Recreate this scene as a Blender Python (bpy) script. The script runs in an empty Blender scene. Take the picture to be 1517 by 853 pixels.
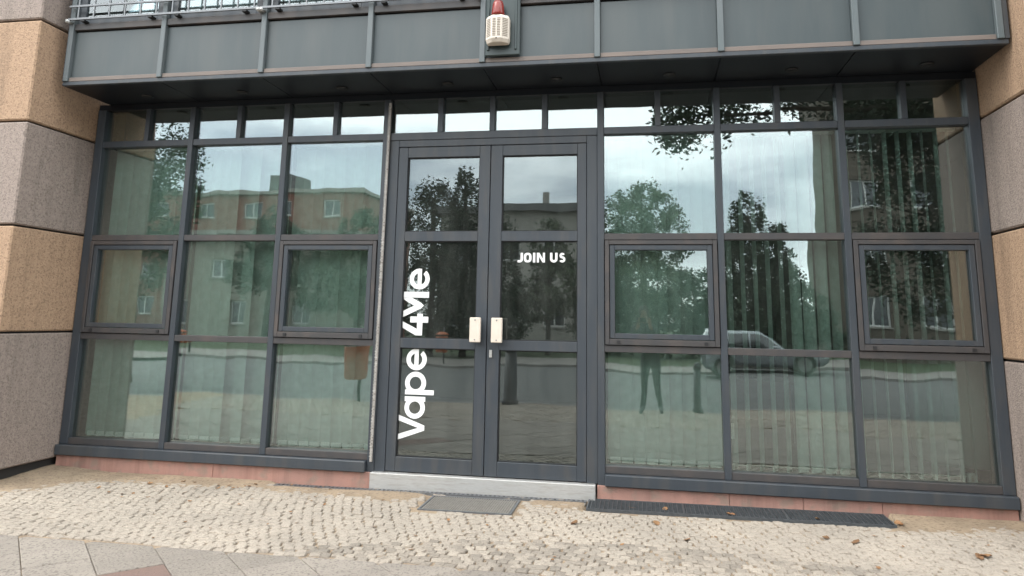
import bpy, bmesh, math, random
from mathutils import Vector, Matrix, noise
rnd = random.Random(7)
scene = bpy.context.scene
col = scene.collection
PI = math.pi
R_ = math.radians

# ------------------------------------------------------------------ camera
CAM = Vector((5.362, -6.271, 1.426))
cd = bpy.data.cameras.new('camera'); cam = bpy.data.objects.new('camera', cd); col.objects.link(cam)
yaw, pitch, roll = R_(-10.3464), R_(9.9555), R_(1.0286)
fw = Vector((math.sin(yaw)*math.cos(pitch), math.cos(yaw)*math.cos(pitch), math.sin(pitch)))
rt0 = Vector((math.cos(yaw), -math.sin(yaw), 0)); up0 = rt0.cross(fw)
rt = rt0*math.cos(roll) + up0*math.sin(roll); up = -rt0*math.sin(roll) + up0*math.cos(roll)
m = Matrix((rt, up, -fw)).transposed().to_4x4(); m.translation = CAM
cam.matrix_world = m
cd.sensor_fit = 'HORIZONTAL'; cd.sensor_width = 36.0; cd.lens = 1077.57/1517*36.0
cd.shift_y = -(426.5-284.0)/1517.0            # the photograph is a crop of the lower part of a 4:3 frame
cd.clip_start = 0.02; cd.clip_end = 2000
scene.camera = cam

# ------------------------------------------------------------------ sky, sun, exposure
SUN_EL, SUN_AZ = R_(50), R_(232)               # azimuth measured from +Y towards +X
w = bpy.data.worlds.new('World'); scene.world = w; w.use_nodes = True
nt = w.node_tree; N = nt.nodes; L = nt.links
bg = N['Background']
sky = N.new('ShaderNodeTexSky'); sky.sky_type = 'NISHITA'; sky.sun_disc = False
sky.sun_elevation = SUN_EL; sky.sun_rotation = SUN_AZ; sky.air_density = 1.0; sky.dust_density = 1.0; sky.ozone_density = 2.5
tc = N.new('ShaderNodeTexCoord')
mp = N.new('ShaderNodeMapping'); mp.inputs['Scale'].default_value = (1.0, 1.0, 3.2); mp.inputs['Location'].default_value = (5.5, 2.2, 1.7)
L.new(tc.outputs['Generated'], mp.inputs['Vector'])
cn = N.new('ShaderNodeTexNoise'); cn.inputs['Scale'].default_value = 2.3; cn.inputs['Detail'].default_value = 7; cn.inputs['Roughness'].default_value = .55
L.new(mp.outputs['Vector'], cn.inputs['Vector'])
cr = N.new('ShaderNodeValToRGB'); cr.color_ramp.elements[0].position = .42; cr.color_ramp.elements[1].position = .66
cr.color_ramp.elements[0].color = (.31, .31, .31, 1); cr.color_ramp.elements[1].color = (.97, .97, .97, 1)
sx_ = N.new('ShaderNodeSeparateXYZ'); L.new(tc.outputs['Generated'], sx_.inputs['Vector'])
mr = N.new('ShaderNodeMapRange'); mr.interpolation_type = 'SMOOTHSTEP'                # the cloud layer thins out towards the horizon
mr.inputs['From Min'].default_value = .16; mr.inputs['From Max'].default_value = .33; mr.inputs['To Min'].default_value = 0; mr.inputs['To Max'].default_value = .36
L.new(sx_.outputs['Z'], mr.inputs['Value'])
ad = N.new('ShaderNodeMath'); ad.operation = 'ADD'; L.new(cn.outputs['Fac'], ad.inputs[0]); L.new(mr.outputs['Result'], ad.inputs[1])
L.new(ad.outputs[0], cr.inputs['Fac'])
mixc = N.new('ShaderNodeMix'); mixc.data_type = 'RGBA'
L.new(cr.outputs['Color'], mixc.inputs['Factor'])
L.new(sky.outputs['Color'], mixc.inputs['A'])
CLOUD = 26.0
mixc.inputs['B'].default_value = (CLOUD*.945, CLOUD*.985, CLOUD, 1)
L.new(mixc.outputs['Result'], bg.inputs['Color'])
bg.inputs['Strength'].default_value = 0.14
sd = bpy.data.lights.new('sun', 'SUN'); so = bpy.data.objects.new('sun', sd); col.objects.link(so)
sd.energy = 1.5; sd.angle = R_(24); sd.color = (1, .95, .88)
sdir = Vector((math.sin(SUN_AZ)*math.cos(SUN_EL), math.cos(SUN_AZ)*math.cos(SUN_EL), math.sin(SUN_EL)))
so.rotation_euler = sdir.to_track_quat('Z', 'Y').to_euler(); so.location = sdir*60
scene.view_settings.view_transform = 'Standard'; scene.view_settings.look = 'None'
scene.view_settings.gamma = 1; scene.view_settings.use_curve_mapping = False
scene.view_settings.exposure = 0.30
scene.render.resolution_x = 1024; scene.render.resolution_y = 576
scene.cycles.transparent_max_bounces = 24; scene.cycles.max_bounces = 10

# ------------------------------------------------------------------ helpers
class MB:
    def __init__(s): s.v = []; s.f = []
    def quad(s, *p):
        b = len(s.v); s.v += [tuple(q) for q in p]; s.f.append(tuple(range(b, b+len(p))))
    def box(s, x0, x1, y0, y1, z0, z1):
        if x0 > x1: x0, x1 = x1, x0
        if y0 > y1: y0, y1 = y1, y0
        if z0 > z1: z0, z1 = z1, z0
        b = len(s.v)
        s.v += [(x0,y0,z0),(x1,y0,z0),(x1,y1,z0),(x0,y1,z0),(x0,y0,z1),(x1,y0,z1),(x1,y1,z1),(x0,y1,z1)]
        s.f += [tuple(b+i for i in q) for q in ((3,2,1,0),(4,5,6,7),(0,1,5,4),(1,2,6,5),(2,3,7,6),(3,0,4,7))]
        return s
    def frame(s, x0, x1, z0, z1, t, y0, y1, tb=None):
        tb = t if tb is None else tb
        s.box(x0, x0+t, y0, y1, z0, z1); s.box(x1-t, x1, y0, y1, z0, z1)
        s.box(x0+t, x1-t, y0, y1, z1-t, z1); s.box(x0+t, x1-t, y0, y1, z0, z0+tb); return s
    def prism(s, pts, y0, y1):                 # pts in (x, z), extruded in y
        n = len(pts); a = sum(pts[i][0]*pts[(i+1)%n][1]-pts[(i+1)%n][0]*pts[i][1] for i in range(n))
        if a < 0: pts = pts[::-1]
        b = len(s.v); s.v += [(x, y0, z) for x, z in pts] + [(x, y1, z) for x, z in pts]
        s.f.append(tuple(range(b, b+n))); s.f.append(tuple(range(b+2*n-1, b+n-1, -1)))
        for i in range(n): j = (i+1) % n; s.f.append((b+j, b+i, b+n+i, b+n+j))
        return s
    def tube(s, p, q, r, n=10, r2=None, cap=True):
        p, q = Vector(p), Vector(q); d = (q-p).normalized(); r2 = r if r2 is None else r2
        a = d.orthogonal().normalized(); c = d.cross(a); b = len(s.v)
        for P, rr in ((p, r), (q, r2)):
            for i in range(n):
                t = 2*PI*i/n; s.v.append(tuple(P + (a*math.cos(t)+c*math.sin(t))*rr))
        for i in range(n): j = (i+1) % n; s.f.append((b+i, b+j, b+n+j, b+n+i))
        if cap: s.f.append(tuple(range(b+n-1, b-1, -1))); s.f.append(tuple(range(b+n, b+2*n)))
        return s
    def lathe(s, prof, c, n=20):               # prof (r, z) around a vertical axis at c
        b = len(s.v)
        for r, z in prof:
            for i in range(n): t = 2*PI*i/n; s.v.append((c[0]+r*math.cos(t), c[1]+r*math.sin(t), c[2]+z))
        for k in range(len(prof)-1):
            for i in range(n):
                j = (i+1) % n; s.f.append((b+k*n+i, b+k*n+j, b+(k+1)*n+j, b+(k+1)*n+i))
        s.f.append(tuple(range(b+n-1, b-1, -1))); e = b+(len(prof)-1)*n; s.f.append(tuple(range(e, e+n)))
        return s
    def build(s, name, mat, parent=None, smooth=False, bevel=0, origin=None):
        if origin is None:
            xs = [v[0] for v in s.v]; ys = [v[1] for v in s.v]; zs = [v[2] for v in s.v]
            origin = Vector(((min(xs)+max(xs))/2, (min(ys)+max(ys))/2, min(zs)))
        origin = Vector(origin)
        me = bpy.data.meshes.new(name)
        me.from_pydata([tuple(Vector(v)-origin) for v in s.v], [], s.f); me.update()
        me.materials.append(mat)
        if smooth:
            for p in me.polygons: p.use_smooth = True
        o = bpy.data.objects.new(name, me); col.objects.link(o)
        put(o, parent, origin)
        if bevel:
            bm = o.modifiers.new('bevel', 'BEVEL'); bm.width = bevel; bm.segments = 1; bm.limit_method = 'ANGLE'
        return o
WORG = {}
def put(o, parent, origin):
    origin = Vector(origin); WORG[o] = origin
    if parent is not None:
        o.parent = parent; o.location = origin - WORG[parent]
    else: o.location = origin
def tag(o, label, cat, group=None):
    o['label'] = label; o['category'] = cat
    if group: o['group'] = group
    return o
def thing(name, loc, label, cat, group=None):
    o = bpy.data.objects.new(name, None); o.empty_display_size = .2; col.objects.link(o); put(o, None, loc)
    return tag(o, label, cat, group)
def struct(o): o['kind'] = 'structure'; return o
def stuff(o): o['kind'] = 'stuff'; return o

ALB = .54                                      # overall reflectance level of the diffuse colours below
def mat(name, c1, c2=None, scale=8, rough=.6, bump=0, bscale=None, metal=0, c3=None, s3=60, f3=.5, rand=0, spec=.5, detail=4, stretch=None, streak=0, scol=None):
    M = bpy.data.materials.new(name); M.use_nodes = True
    t = M.node_tree; n = t.nodes; l = t.links; b = n['Principled BSDF']
    b.inputs['Roughness'].default_value = rough; b.inputs['Metallic'].default_value = metal
    b.inputs['Specular IOR Level'].default_value = spec
    tcn = n.new('ShaderNodeTexCoord'); vec = tcn.outputs['Object']
    geo = n.new('ShaderNodeNewGeometry')
    pos = geo.outputs['Position']
    if stretch:
        mpn = n.new('ShaderNodeMapping'); mpn.inputs['Scale'].default_value = stretch; l.new(pos, mpn.inputs['Vector']); pos = mpn.outputs['Vector']
    out = None
    if c2 is None: c2 = tuple(x*.8 for x in c1)
    c1 = tuple(x*ALB for x in c1); c2 = tuple(x*ALB for x in c2)
    if c3 is not None: c3 = tuple(x*ALB for x in c3)
    nz = n.new('ShaderNodeTexNoise'); nz.inputs['Scale'].default_value = scale; nz.inputs['Detail'].default_value = detail; nz.inputs['Roughness'].default_value = .6
    l.new(pos, nz.inputs['Vector'])
    rp = n.new('ShaderNodeValToRGB'); rp.color_ramp.elements[0].position = .35; rp.color_ramp.elements[1].position = .65
    rp.color_ramp.elements[0].color = (*c1, 1); rp.color_ramp.elements[1].color = (*c2, 1)
    l.new(nz.outputs['Fac'], rp.inputs['Fac']); out = rp.outputs['Color']
    if c3 is not None:
        n3 = n.new('ShaderNodeTexNoise'); n3.inputs['Scale'].default_value = s3; n3.inputs['Detail'].default_value = 2
        l.new(pos, n3.inputs['Vector'])
        r3 = n.new('ShaderNodeValToRGB'); r3.color_ramp.elements[0].position = .52; r3.color_ramp.elements[1].position = .66
        r3.color_ramp.elements[0].color = (0, 0, 0, 1); r3.color_ramp.elements[1].color = (f3, f3, f3, 1)
        l.new(n3.outputs['Fac'], r3.inputs['Fac'])
        mx = n.new('ShaderNodeMix'); mx.data_type = 'RGBA'; l.new(r3.outputs['Color'], mx.inputs['Factor']); l.new(out, mx.inputs['A'])
        mx.inputs['B'].default_value = (*c3, 1); out = mx.outputs['Result']
    if streak:                                     # run marks and soiling with a shape of their own
        ms = n.new('ShaderNodeMapping'); ms.inputs['Scale'].default_value = (7, 7, .7); l.new(geo.outputs['Position'], ms.inputs['Vector'])
        ns = n.new('ShaderNodeTexNoise'); ns.inputs['Scale'].default_value = 1.0; ns.inputs['Detail'].default_value = 6; ns.inputs['Roughness'].default_value = .65; l.new(ms.outputs['Vector'], ns.inputs['Vector'])
        rs = n.new('ShaderNodeValToRGB'); rs.color_ramp.elements[0].position = .48; rs.color_ramp.elements[1].position = .74
        rs.color_ramp.elements[0].color = (0, 0, 0, 1); rs.color_ramp.elements[1].color = (streak, streak, streak, 1); l.new(ns.outputs['Fac'], rs.inputs['Fac'])
        mk = n.new('ShaderNodeMix'); mk.data_type = 'RGBA'; l.new(rs.outputs['Color'], mk.inputs['Factor']); l.new(out, mk.inputs['A'])
        mk.inputs['B'].default_value = (*[x*ALB for x in (scol or tuple(v*.45 for v in c1))], 1); out = mk.outputs['Result']
    if rand:
        oi = n.new('ShaderNodeObjectInfo'); hs = n.new('ShaderNodeHueSaturation')
        ma = n.new('ShaderNodeMath'); ma.operation = 'MULTIPLY_ADD'; ma.inputs[1].default_value = 2*rand; ma.inputs[2].default_value = 1-rand
        l.new(oi.outputs['Random'], ma.inputs[0]); l.new(ma.outputs[0], hs.inputs['Value']); l.new(out, hs.inputs['Color']); out = hs.outputs['Color']
    l.new(out, b.inputs['Base Color'])
    if bump:
        nb = n.new('ShaderNodeTexNoise'); nb.inputs['Scale'].default_value = bscale or scale*6; nb.inputs['Detail'].default_value = 4
        l.new(pos, nb.inputs['Vector'])
        bu = n.new('ShaderNodeBump'); bu.inputs['Strength'].default_value = bump; bu.inputs['Distance'].default_value = .01
        l.new(nb.outputs['Fac'], bu.inputs['Height']); l.new(bu.outputs['Normal'], b.inputs['Normal'])
    return M

def glass(name, tint, refl, wave=.0, dust=1.0):
    M = bpy.data.materials.new(name); M.use_nodes = True
    t = M.node_tree; n = t.nodes; l = t.links
    for x in list(n):
        if x.type != 'OUTPUT_MATERIAL': n.remove(x)
    o = [x for x in n if x.type == 'OUTPUT_MATERIAL'][0]
    tr = n.new('ShaderNodeBsdfTransparent'); tr.inputs['Color'].default_value = (*tint, 1)
    gl = n.new('ShaderNodeBsdfGlossy'); gl.inputs['Roughness'].default_value = 0.008; gl.inputs['Color'].default_value = (.93, .98, 1, 1)
    fr = n.new('ShaderNodeFresnel'); fr.inputs['IOR'].default_value = 1.45
    ma = n.new('ShaderNodeMath'); ma.operation = 'MULTIPLY_ADD'; ma.inputs[1].default_value = .9; ma.inputs[2].default_value = refl; ma.use_clamp = True
    l.new(fr.outputs['Fac'], ma.inputs[0])
    geo0 = n.new('ShaderNodeNewGeometry'); mpd = n.new('ShaderNodeMapping'); mpd.inputs['Scale'].default_value = (2.2, 2.2, .55); l.new(geo0.outputs['Position'], mpd.inputs['Vector'])
    nd = n.new('ShaderNodeTexNoise'); nd.inputs['Scale'].default_value = 3.0; nd.inputs['Detail'].default_value = 6; nd.inputs['Roughness'].default_value = .7; l.new(mpd.outputs['Vector'], nd.inputs['Vector'])
    rd = n.new('ShaderNodeMapRange'); rd.inputs['From Min'].default_value = .35; rd.inputs['From Max'].default_value = .75; rd.inputs['To Min'].default_value = .004*dust; rd.inputs['To Max'].default_value = .026*dust; l.new(nd.outputs['Fac'], rd.inputs['Value'])
    df = n.new('ShaderNodeBsdfDiffuse'); df.inputs['Color'].default_value = (.5, .52, .48, 1)
    md = n.new('ShaderNodeMixShader'); l.new(rd.outputs['Result'], md.inputs['Fac'])
    mx = n.new('ShaderNodeMixShader'); l.new(ma.outputs[0], mx.inputs['Fac']); l.new(tr.outputs['BSDF'], mx.inputs[1]); l.new(gl.outputs['BSDF'], mx.inputs[2])
    if wave:
        geo = n.new('ShaderNodeNewGeometry')
        nb = n.new('ShaderNodeTexNoise'); nb.inputs['Scale'].default_value = 2.2; nb.inputs['Detail'].default_value = 1.0
        l.new(geo.outputs['Position'], nb.inputs['Vector'])
        bu = n.new('ShaderNodeBump'); bu.inputs['Strength'].default_value = 1.0; bu.inputs['Distance'].default_value = wave
        l.new(nb.outputs['Fac'], bu.inputs['Height']); l.new(bu.outputs['Normal'], gl.inputs['Normal'])
    l.new(mx.outputs['Shader'], md.inputs[1]); l.new(df.outputs['BSDF'], md.inputs[2]); l.new(md.outputs['Shader'], o.inputs['Surface'])
    return M

M = {}
M['frame'] = mat('grey_painted_metal', (.056, .069, .086), (.068, .081, .098), 3, .42, .05, 40, c3=(.12, .11, .10), s3=4, f3=.35, stretch=(2.5, 2.5, .5), streak=.35, scol=(.15, .145, .135))
M['frame_dusty'] = mat('dusty_grey_painted_metal', (.070, .068, .072), (.092, .081, .078), 6, .5, .04, 90, c3=(.19, .14, .115), s3=4, f3=.3)
M['panel'] = mat('fascia_panel_metal', (.072, .096, .104), (.090, .114, .120), 2.2, .42, .04, 40, c3=(.115, .13, .13), s3=2.2, f3=.45, stretch=(1.5, 1, .4), streak=.4, scol=(.13, .14, .135))
M['baymullion'] = mat('sky_lightened_bay_mullion_metal', (.155, .19, .20), (.19, .215, .225), 6, .45, .04, 90, stretch=(1, 1, .3))  # lighter than the frames: the sky these mullions catch is put into the colour
M['ledge'] = mat('weathered_ledge', (.23, .19, .17), (.30, .235, .20), 5, .6, .05, 80, stretch=(.6, 1, 3))
M['soffit'] = mat('soffit_metal', (.014, .018, .026), (.018, .022, .029), 3, .45, spec=.3)
M['black'] = mat('black_rubber', (.012, .013, .015), (.02, .02, .022), 10, .6)
M['tan'] = mat('tan_aggregate_stone', (.74, .49, .315), (.60, .395, .255), 34, .85, .8, 90, c3=(.34, .22, .145), s3=62, f3=.7, detail=3, streak=.45)
M['greystone'] = mat('grey_aggregate_stone', (.55, .44, .38), (.45, .36, .31), 34, .85, .8, 90, c3=(.25, .20, .17), s3=62, f3=.7, detail=3, streak=.45)
M['joint'] = mat('dark_joint', (.05, .045, .042), None, 10, .9)
M['pink'] = mat('pink_sandstone', (.62, .335, .265), (.52, .295, .24), 5, .85, .4, 100, c3=(.40, .30, .24), s3=9, f3=.7, streak=.5)
M['alu'] = mat('brushed_aluminium', (.80, .79, .77), (.68, .67, .65), 30, .42, .05, 200, metal=.35, stretch=(1, 1, 12), c3=(.5, .45, .38), s3=8, f3=.4)
M['white'] = mat('white_vinyl', (1.4, 1.4, 1.38), (1.36, 1.36, 1.34), 5, .45)
M['cream'] = mat('cream_plastic', (1.12, .98, .84), (1.04, .90, .76), 12, .5)
M['siren'] = mat('siren_cream', (1.15, 1.02, .88), (1.06, .94, .80), 20, .5)
M['redlens'] = mat('red_beacon_lens', (.42, .045, .03), (.30, .03, .02), 20, .25)
M['greenplate'] = mat('dark_green_plate', (.030, .055, .055), (.036, .062, .062), 5, .4)
M['steel'] = mat('zinc_steel', (.34, .35, .36), (.26, .27, .29), 40, .42, metal=.6)
M['bolt'] = mat('bright_steel_bolt', (.8, .8, .78), None, 20, .3, metal=.4)
M['grating'] = mat('galvanised_grating', (.15, .16, .17), (.10, .11, .12), 30, .5, metal=.3)
M['mat'] = mat('ribbed_grey_mat', (.33, .30, .265), (.40, .37, .33), 25, .8, .3, 90)
M['blind'] = mat('blind_fabric', (.86, .94, .90), (.72, .80, .76), 14, .85, .25, 160)
M['rope'] = mat('rope_light_tube', (.70, .66, .60), (.55, .50, .46), 90, .4)
M['stone'] = mat('granite_sett', (.55, .47, .385), (.44, .38, .315), 1.6, .85, .7, 110, c3=(.30, .25, .205), s3=60, f3=.6, rand=.24)
M['sand'] = mat('sandy_joint_fill', (.58, .435, .295), (.42, .315, .215), 4, .95, .8, 100, c3=(.24, .17, .115), s3=40, f3=.6)
M['slab'] = mat('concrete_paving_slab', (.46, .40, .34), (.37, .32, .275), 2.2, .9, .6, 100, c3=(.20, .17, .145), s3=60, f3=.75, rand=.09)
M['redslab'] = mat('reddish_paving_slab', (.32, .205, .165), (.28, .185, .155), 4, .9, .5, 110, c3=(.19, .14, .12), s3=75, f3=.6, rand=.06)
M['leaf'] = mat('dry_leaf', (.30, .14, .06), (.45, .25, .11), 14, .8, rand=.35)
M['asphalt'] = mat('asphalt', (.15, .15, .148), (.18, .178, .17), 1.2, .85, .5, 160, c3=(.22, .21, .20), s3=2.5, f3=.5)
M['kerb'] = mat('granite_kerb', (.40, .37, .34), (.34, .32, .30), 12, .85, .3, 120)
M['farpave'] = mat('far_paving', (.34, .31, .28), (.29, .265, .24), 2.5, .9, .3, 60)
M['lawn'] = mat('lawn', (.05, .085, .03), (.075, .10, .04), 1.2, .95, .6, 60)
M['floor'] = mat('dark_carpet', (.06, .062, .065), (.075, .075, .075), 12, .95)
M['roomwall'] = mat('interior_plaster', (.28, .30, .295), (.23, .25, .245), 1.2, .9)
M['ceil'] = mat('interior_ceiling', (.26, .26, .255), None, 2, .9)
M['drum'] = mat('white_plastic_drum', (.78, .78, .76), (.74, .74, .72), 4, .5)
M['wood'] = mat('desk_laminate', (.30, .22, .15), (.25, .18, .12), 6, .5, stretch=(1, 8, 8))
M['brick'] = mat('red_brick_wall', (.34, .155, .115), (.27, .125, .095), 2.5, .9, .2, 40)
M['render'] = mat('pale_render', (.40, .37, .31), (.34, .315, .265), 1.1, .9)
M['brownrender'] = mat('brown_render', (.17, .14, .11), (.15, .12, .095), 1.1, .9)
M['render2'] = mat('white_render', (.58, .55, .49), (.52, .49, .44), 1.1, .9)
M['greyroof'] = mat('grey_roofing', (.16, .16, .16), (.2, .195, .19), 2, .8)
M['concrete'] = mat('light_concrete', (.45, .42, .38), (.40, .375, .34), 1.5, .9)
M['farglass'] = mat('dark_window_glass', (.03, .04, .05), (.045, .055, .065), 2, .08, spec=.8)
M['winframe'] = mat('white_window_frame', (1.0, 1.0, .97), None, 3, .5)
M['bark'] = mat('bark', (.10, .08, .06), (.06, .05, .04), 9, .95, .8, 30)
M['leaf_dark'] = mat('dark_conifer_foliage', (.045, .075, .04), (.065, .10, .055), .9, .8, c3=(.10, .14, .07), s3=2.6, f3=.6)
M['leaf_mid'] = mat('mid_green_foliage', (.08, .13, .055), (.12, .17, .075), .9, .8, c3=(.05, .08, .035), s3=2.6, f3=.7)
M['leaf_pale'] = mat('pale_green_foliage', (.13, .18, .085), (.17, .22, .11), .9, .8, c3=(.08, .12, .055), s3=2.6, f3=.7)
M['orange'] = mat('orange_plastic', (.70, .16, .03), (.62, .14, .03), 6, .45)
M['postgrey'] = mat('dark_grey_post', (.05, .052, .055), (.06, .06, .065), 6, .5)
M['carpaint'] = mat('silver_car_paint', (.52, .56, .58), (.48, .52, .54), 3, .3, metal=.4)
M['carglass'] = mat('car_window_glass', (.015, .02, .022), None, 3, .05, spec=.9)
M['tyre'] = mat('tyre_rubber', (.02, .02, .02), None, 20, .85)
M['rim'] = mat('alloy_rim', (.5, .5, .5), None, 8, .3, metal=.7)
M['lampglass'] = mat('headlamp_lens', (.7, .72, .72), None, 8, .1)
M['taillight'] = mat('red_tail_lamp', (.4, .02, .02), None, 8, .2)
M['jeans'] = mat('dark_trousers', (.035, .04, .05), (.05, .052, .06), 18, .9)
M['jacket'] = mat('dark_jacket', (.045, .05, .05), (.06, .062, .06), 12, .9)
M['skin'] = mat('skin', (.50, .31, .23), (.47, .29, .21), 20, .55)
M['hair'] = mat('dark_hair', (.03, .022, .016), None, 40, .7)
M['shoe'] = mat('dark_shoe', (.03, .03, .03), None, 12, .6)
M['phone'] = mat('black_phone', (.012, .012, .014), None, 12, .2)
G_pane = glass('coated_window_glass', (.80, .885, .845), .14, .0010)
G_door = glass('coated_door_glass', (.76, .83, .80), .09, .0007, 2.0)
G_clear = glass('upper_window_glass', (.7, .76, .76), .10, .0005)

def gz(x, y): return -.034 + .0064*x + .01*y       # the pavement falls gently to the kerb and to one side

# ------------------------------------------------------------------ setting: ground, road
def sheet(name, x0, x1, y0, y1, zf, material, nx=1, ny=1):
    b = MB()
    for j in range(ny+1):
        for i in range(nx+1):
            x = x0+(x1-x0)*i/nx; y = y0+(y1-y0)*j/ny; b.v.append((x, y, zf(x, y)))
    for j in range(ny):
        for i in range(nx): a = j*(nx+1)+i; b.f.append((a, a+1, a+nx+2, a+nx+1))
    return struct(b.build(name, material, origin=(0, 0, 0), smooth=True))
KERB = -7.05
sheet('ground', -500, 500, -500, 500, lambda x, y: -.75, M['lawn'])
def roadz(x, y): return gz(x, KERB) - .12 + .008*(abs(y+13)-6)*-.3
sheet('road', -70, 80, -19.3, KERB-.15, lambda x, y: gz(max(-12, min(20, x)), KERB)-.12, M['asphalt'], 30, 1)
kb = MB()
for i in range(-12, 22):
    for yk in (KERB-.15, -19.45):
        z = gz(i+.5, KERB)
        kb.box(i+.004, i+.996, yk, yk+.15, z-.3, z+.0 if yk > -10 else z-.02)
struct(kb.build('kerb', M['kerb'], bevel=.012))
sheet('far_pavement', -70, 80, -23.5, -19.45, lambda x, y: gz(max(-12, min(20, x)), KERB)-.03, M['farpave'], 30, 1)
sheet('lawn', -90, 100, -120, -23.5, lambda x, y: gz(max(-12, min(20, x)), KERB)-.06, M['lawn'], 30, 2)

# the near pavement: a sandy bed with granite setts and diagonal slabs
SCR = (3.63, 4.36, -.585, -.15)
GRT = (4.9, 7.12, -.335, -.02)
def in_rect(x, y, r, m=.0): return r[0]-m < x < r[1]+m and r[2]-m < y < r[3]+m
def bedz(x, y):
    z = gz(x, y) - .008 + .035*max(0, min(1, (.55-x)/.6))*max(0, min(1, (y+1.1)/.5)) + .004*noise.noise((x*3, y*3, 0)) + .002*noise.noise((x*14, y*14, 3))
    k = max(0, min(1, (y+.44+.2*noise.noise((x*1.3, 5, y)))/.34))
    if in_rect(x, y, SCR, .06) or (2.15 < x < 4.93 and y > -.16) or in_rect(x, y, GRT, .02): k = 0
    return z + k*.025
pv = MB(); nx, ny = 250, 100
X0, X1, Y0 = -7.0, 16.0, KERB
for j in range(ny+1):
    y = Y0*(j/ny)**1.35 + .45*(1-j/ny)
    for i in range(nx+1):
        x = X0+(X1-X0)*i/nx; z = bedz(x, min(y, 0))
        if in_rect(x, y, GRT, -.01): z -= .16
        pv.v.append((x, y, z))
for j in range(ny):
    for i in range(nx): a = j*(nx+1)+i; pv.f.append((a+1, a, a+nx+1, a+nx+2))
pavement = struct(pv.build('pavement', M['sand'], origin=(0, 0, 0), smooth=True))
WORG[pavement] = Vector((0, 0, 0))

def sett_mesh(k):
    r = random.Random(50+k); b = bmesh.new()
    h = .5
    base = [(-h, -h), (h, -h), (h, h), (-h, h)]
    pts = []
    for i in range(4):
        p, q = base[i], base[(i+1) % 4]
        pts.append((p[0]*(1-.12*r.random())+r.uniform(-.05, .05), p[1]*(1-.12*r.random())+r.uniform(-.05, .05)))
        pts.append(((p[0]+q[0])/2*(1+r.uniform(-.09, .01)), (p[1]+q[1])/2*(1+r.uniform(-.09, .01))))
    lo = [b.verts.new((x, y, -.5)) for x, y in pts]
    mid = [b.verts.new((x, y, -.04)) for x, y in pts]
    top = [b.verts.new((x*.87, y*.87, .08+r.uniform(-.06, .06))) for x, y in pts]
    c = b.verts.new((0, 0, .11))
    n = 8
    for i in range(n):
        j = (i+1) % n
        b.faces.new((lo[i], lo[j], mid[j], mid[i])); b.faces.new((mid[i], mid[j], top[j], top[i])); b.faces.new((top[i], top[j], c))
    me = bpy.data.meshes.new('paving_sett'); b.to_mesh(me); b.free(); me.materials.append(M['stone'])
    return me
setts = [sett_mesh(k) for k in range(8)]
SLAB_Y = -1.80
spots = []
pitch_ = .073
def warp(a, b):
    # rows bend in shallow arcs and lie a little askew to the wall
    x = a + .10*b + .05*math.sin(b*2.1+.6); y = b + .055*math.sin(a*1.9) + .03*math.sin(a*4.3+b)
    return x, y
for i in range(-60, 160):
    for j in range(1, 31):
        a = i*pitch_ + (.5*pitch_ if j % 2 else 0) ; b = -j*pitch_*.93
        x, y = warp(a, b); x += rnd.uniform(-.009, .009); y += rnd.uniform(-.009, .009)
        if x < -2.2 or x > 10.5 or y > -.06: continue
        if y < SLAB_Y+.03: 
            continue
        if in_rect(x, y, SCR, .05) or in_rect(x, y, GRT, .05): continue
        if (x < -.05 or x > 8.05) and y > -.86: continue
        spots.append((x, y))
def sett_matrix(x, y, pitch_=pitch_):
    s = pitch_*rnd.uniform(.93, 1.06); t = pitch_*.93*rnd.uniform(.92, 1.05)
    rz = .12*math.cos(x*1.9) + rnd.uniform(-.13, .13)
    return Matrix.Translation((x, y, gz(x, y)+rnd.uniform(-.004, .003))) @ Matrix.Rotation(rz, 4, 'Z') @ Matrix.Rotation(rnd.uniform(-.05, .05), 4, 'X') @ Matrix.Rotation(rnd.uniform(-.05, .05), 4, 'Y') @ Matrix.Diagonal((s, t, .05, 1))
inv = cam.matrix_world.inverted()
def inview(x, y):
    p = inv @ Vector((x, y, gz(x, y)))
    if p.z > -.1: return False
    u = 758.5 + 1077.57*p.x/-p.z; v = 284 - 1077.57*p.y/-p.z
    return 8 < u < 1509 and v < 850
spots.sort(key=lambda s: (not inview(*s), (s[0]-CAM.x)**2 + (s[1]-CAM.y)**2))
for (x, y) in spots[:300]:
    o = bpy.data.objects.new('paving_sett', setts[rnd.randrange(8)]); col.objects.link(o)
    o.parent = pavement; o.matrix_local = sett_matrix(x, y)
def join_setts(name, pts, pt=pitch_):
    b = MB()
    for (x, y) in pts:
        me = setts[rnd.randrange(8)]; mm = sett_matrix(x, y, pt); k = len(b.v)
        b.v += [tuple(mm @ v.co) for v in me.vertices]; b.f += [tuple(k+i for i in p.vertices) for p in me.polygons]
    o = b.build(name, M['stone'], pavement, origin=(0, 0, 0)); return stuff(o)
join_setts('paving_setts', spots[300:])
far = []
for i in range(-40, 110):
    for j in range(0, 21):
        x = i*.105 + (.05 if j % 2 else 0); y = -4.75 - j*.105
        if -2.5 < x < 10.5 and y > KERB+.06: far.append((x, y))
join_setts('kerbside_setts', far, .108)
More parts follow.
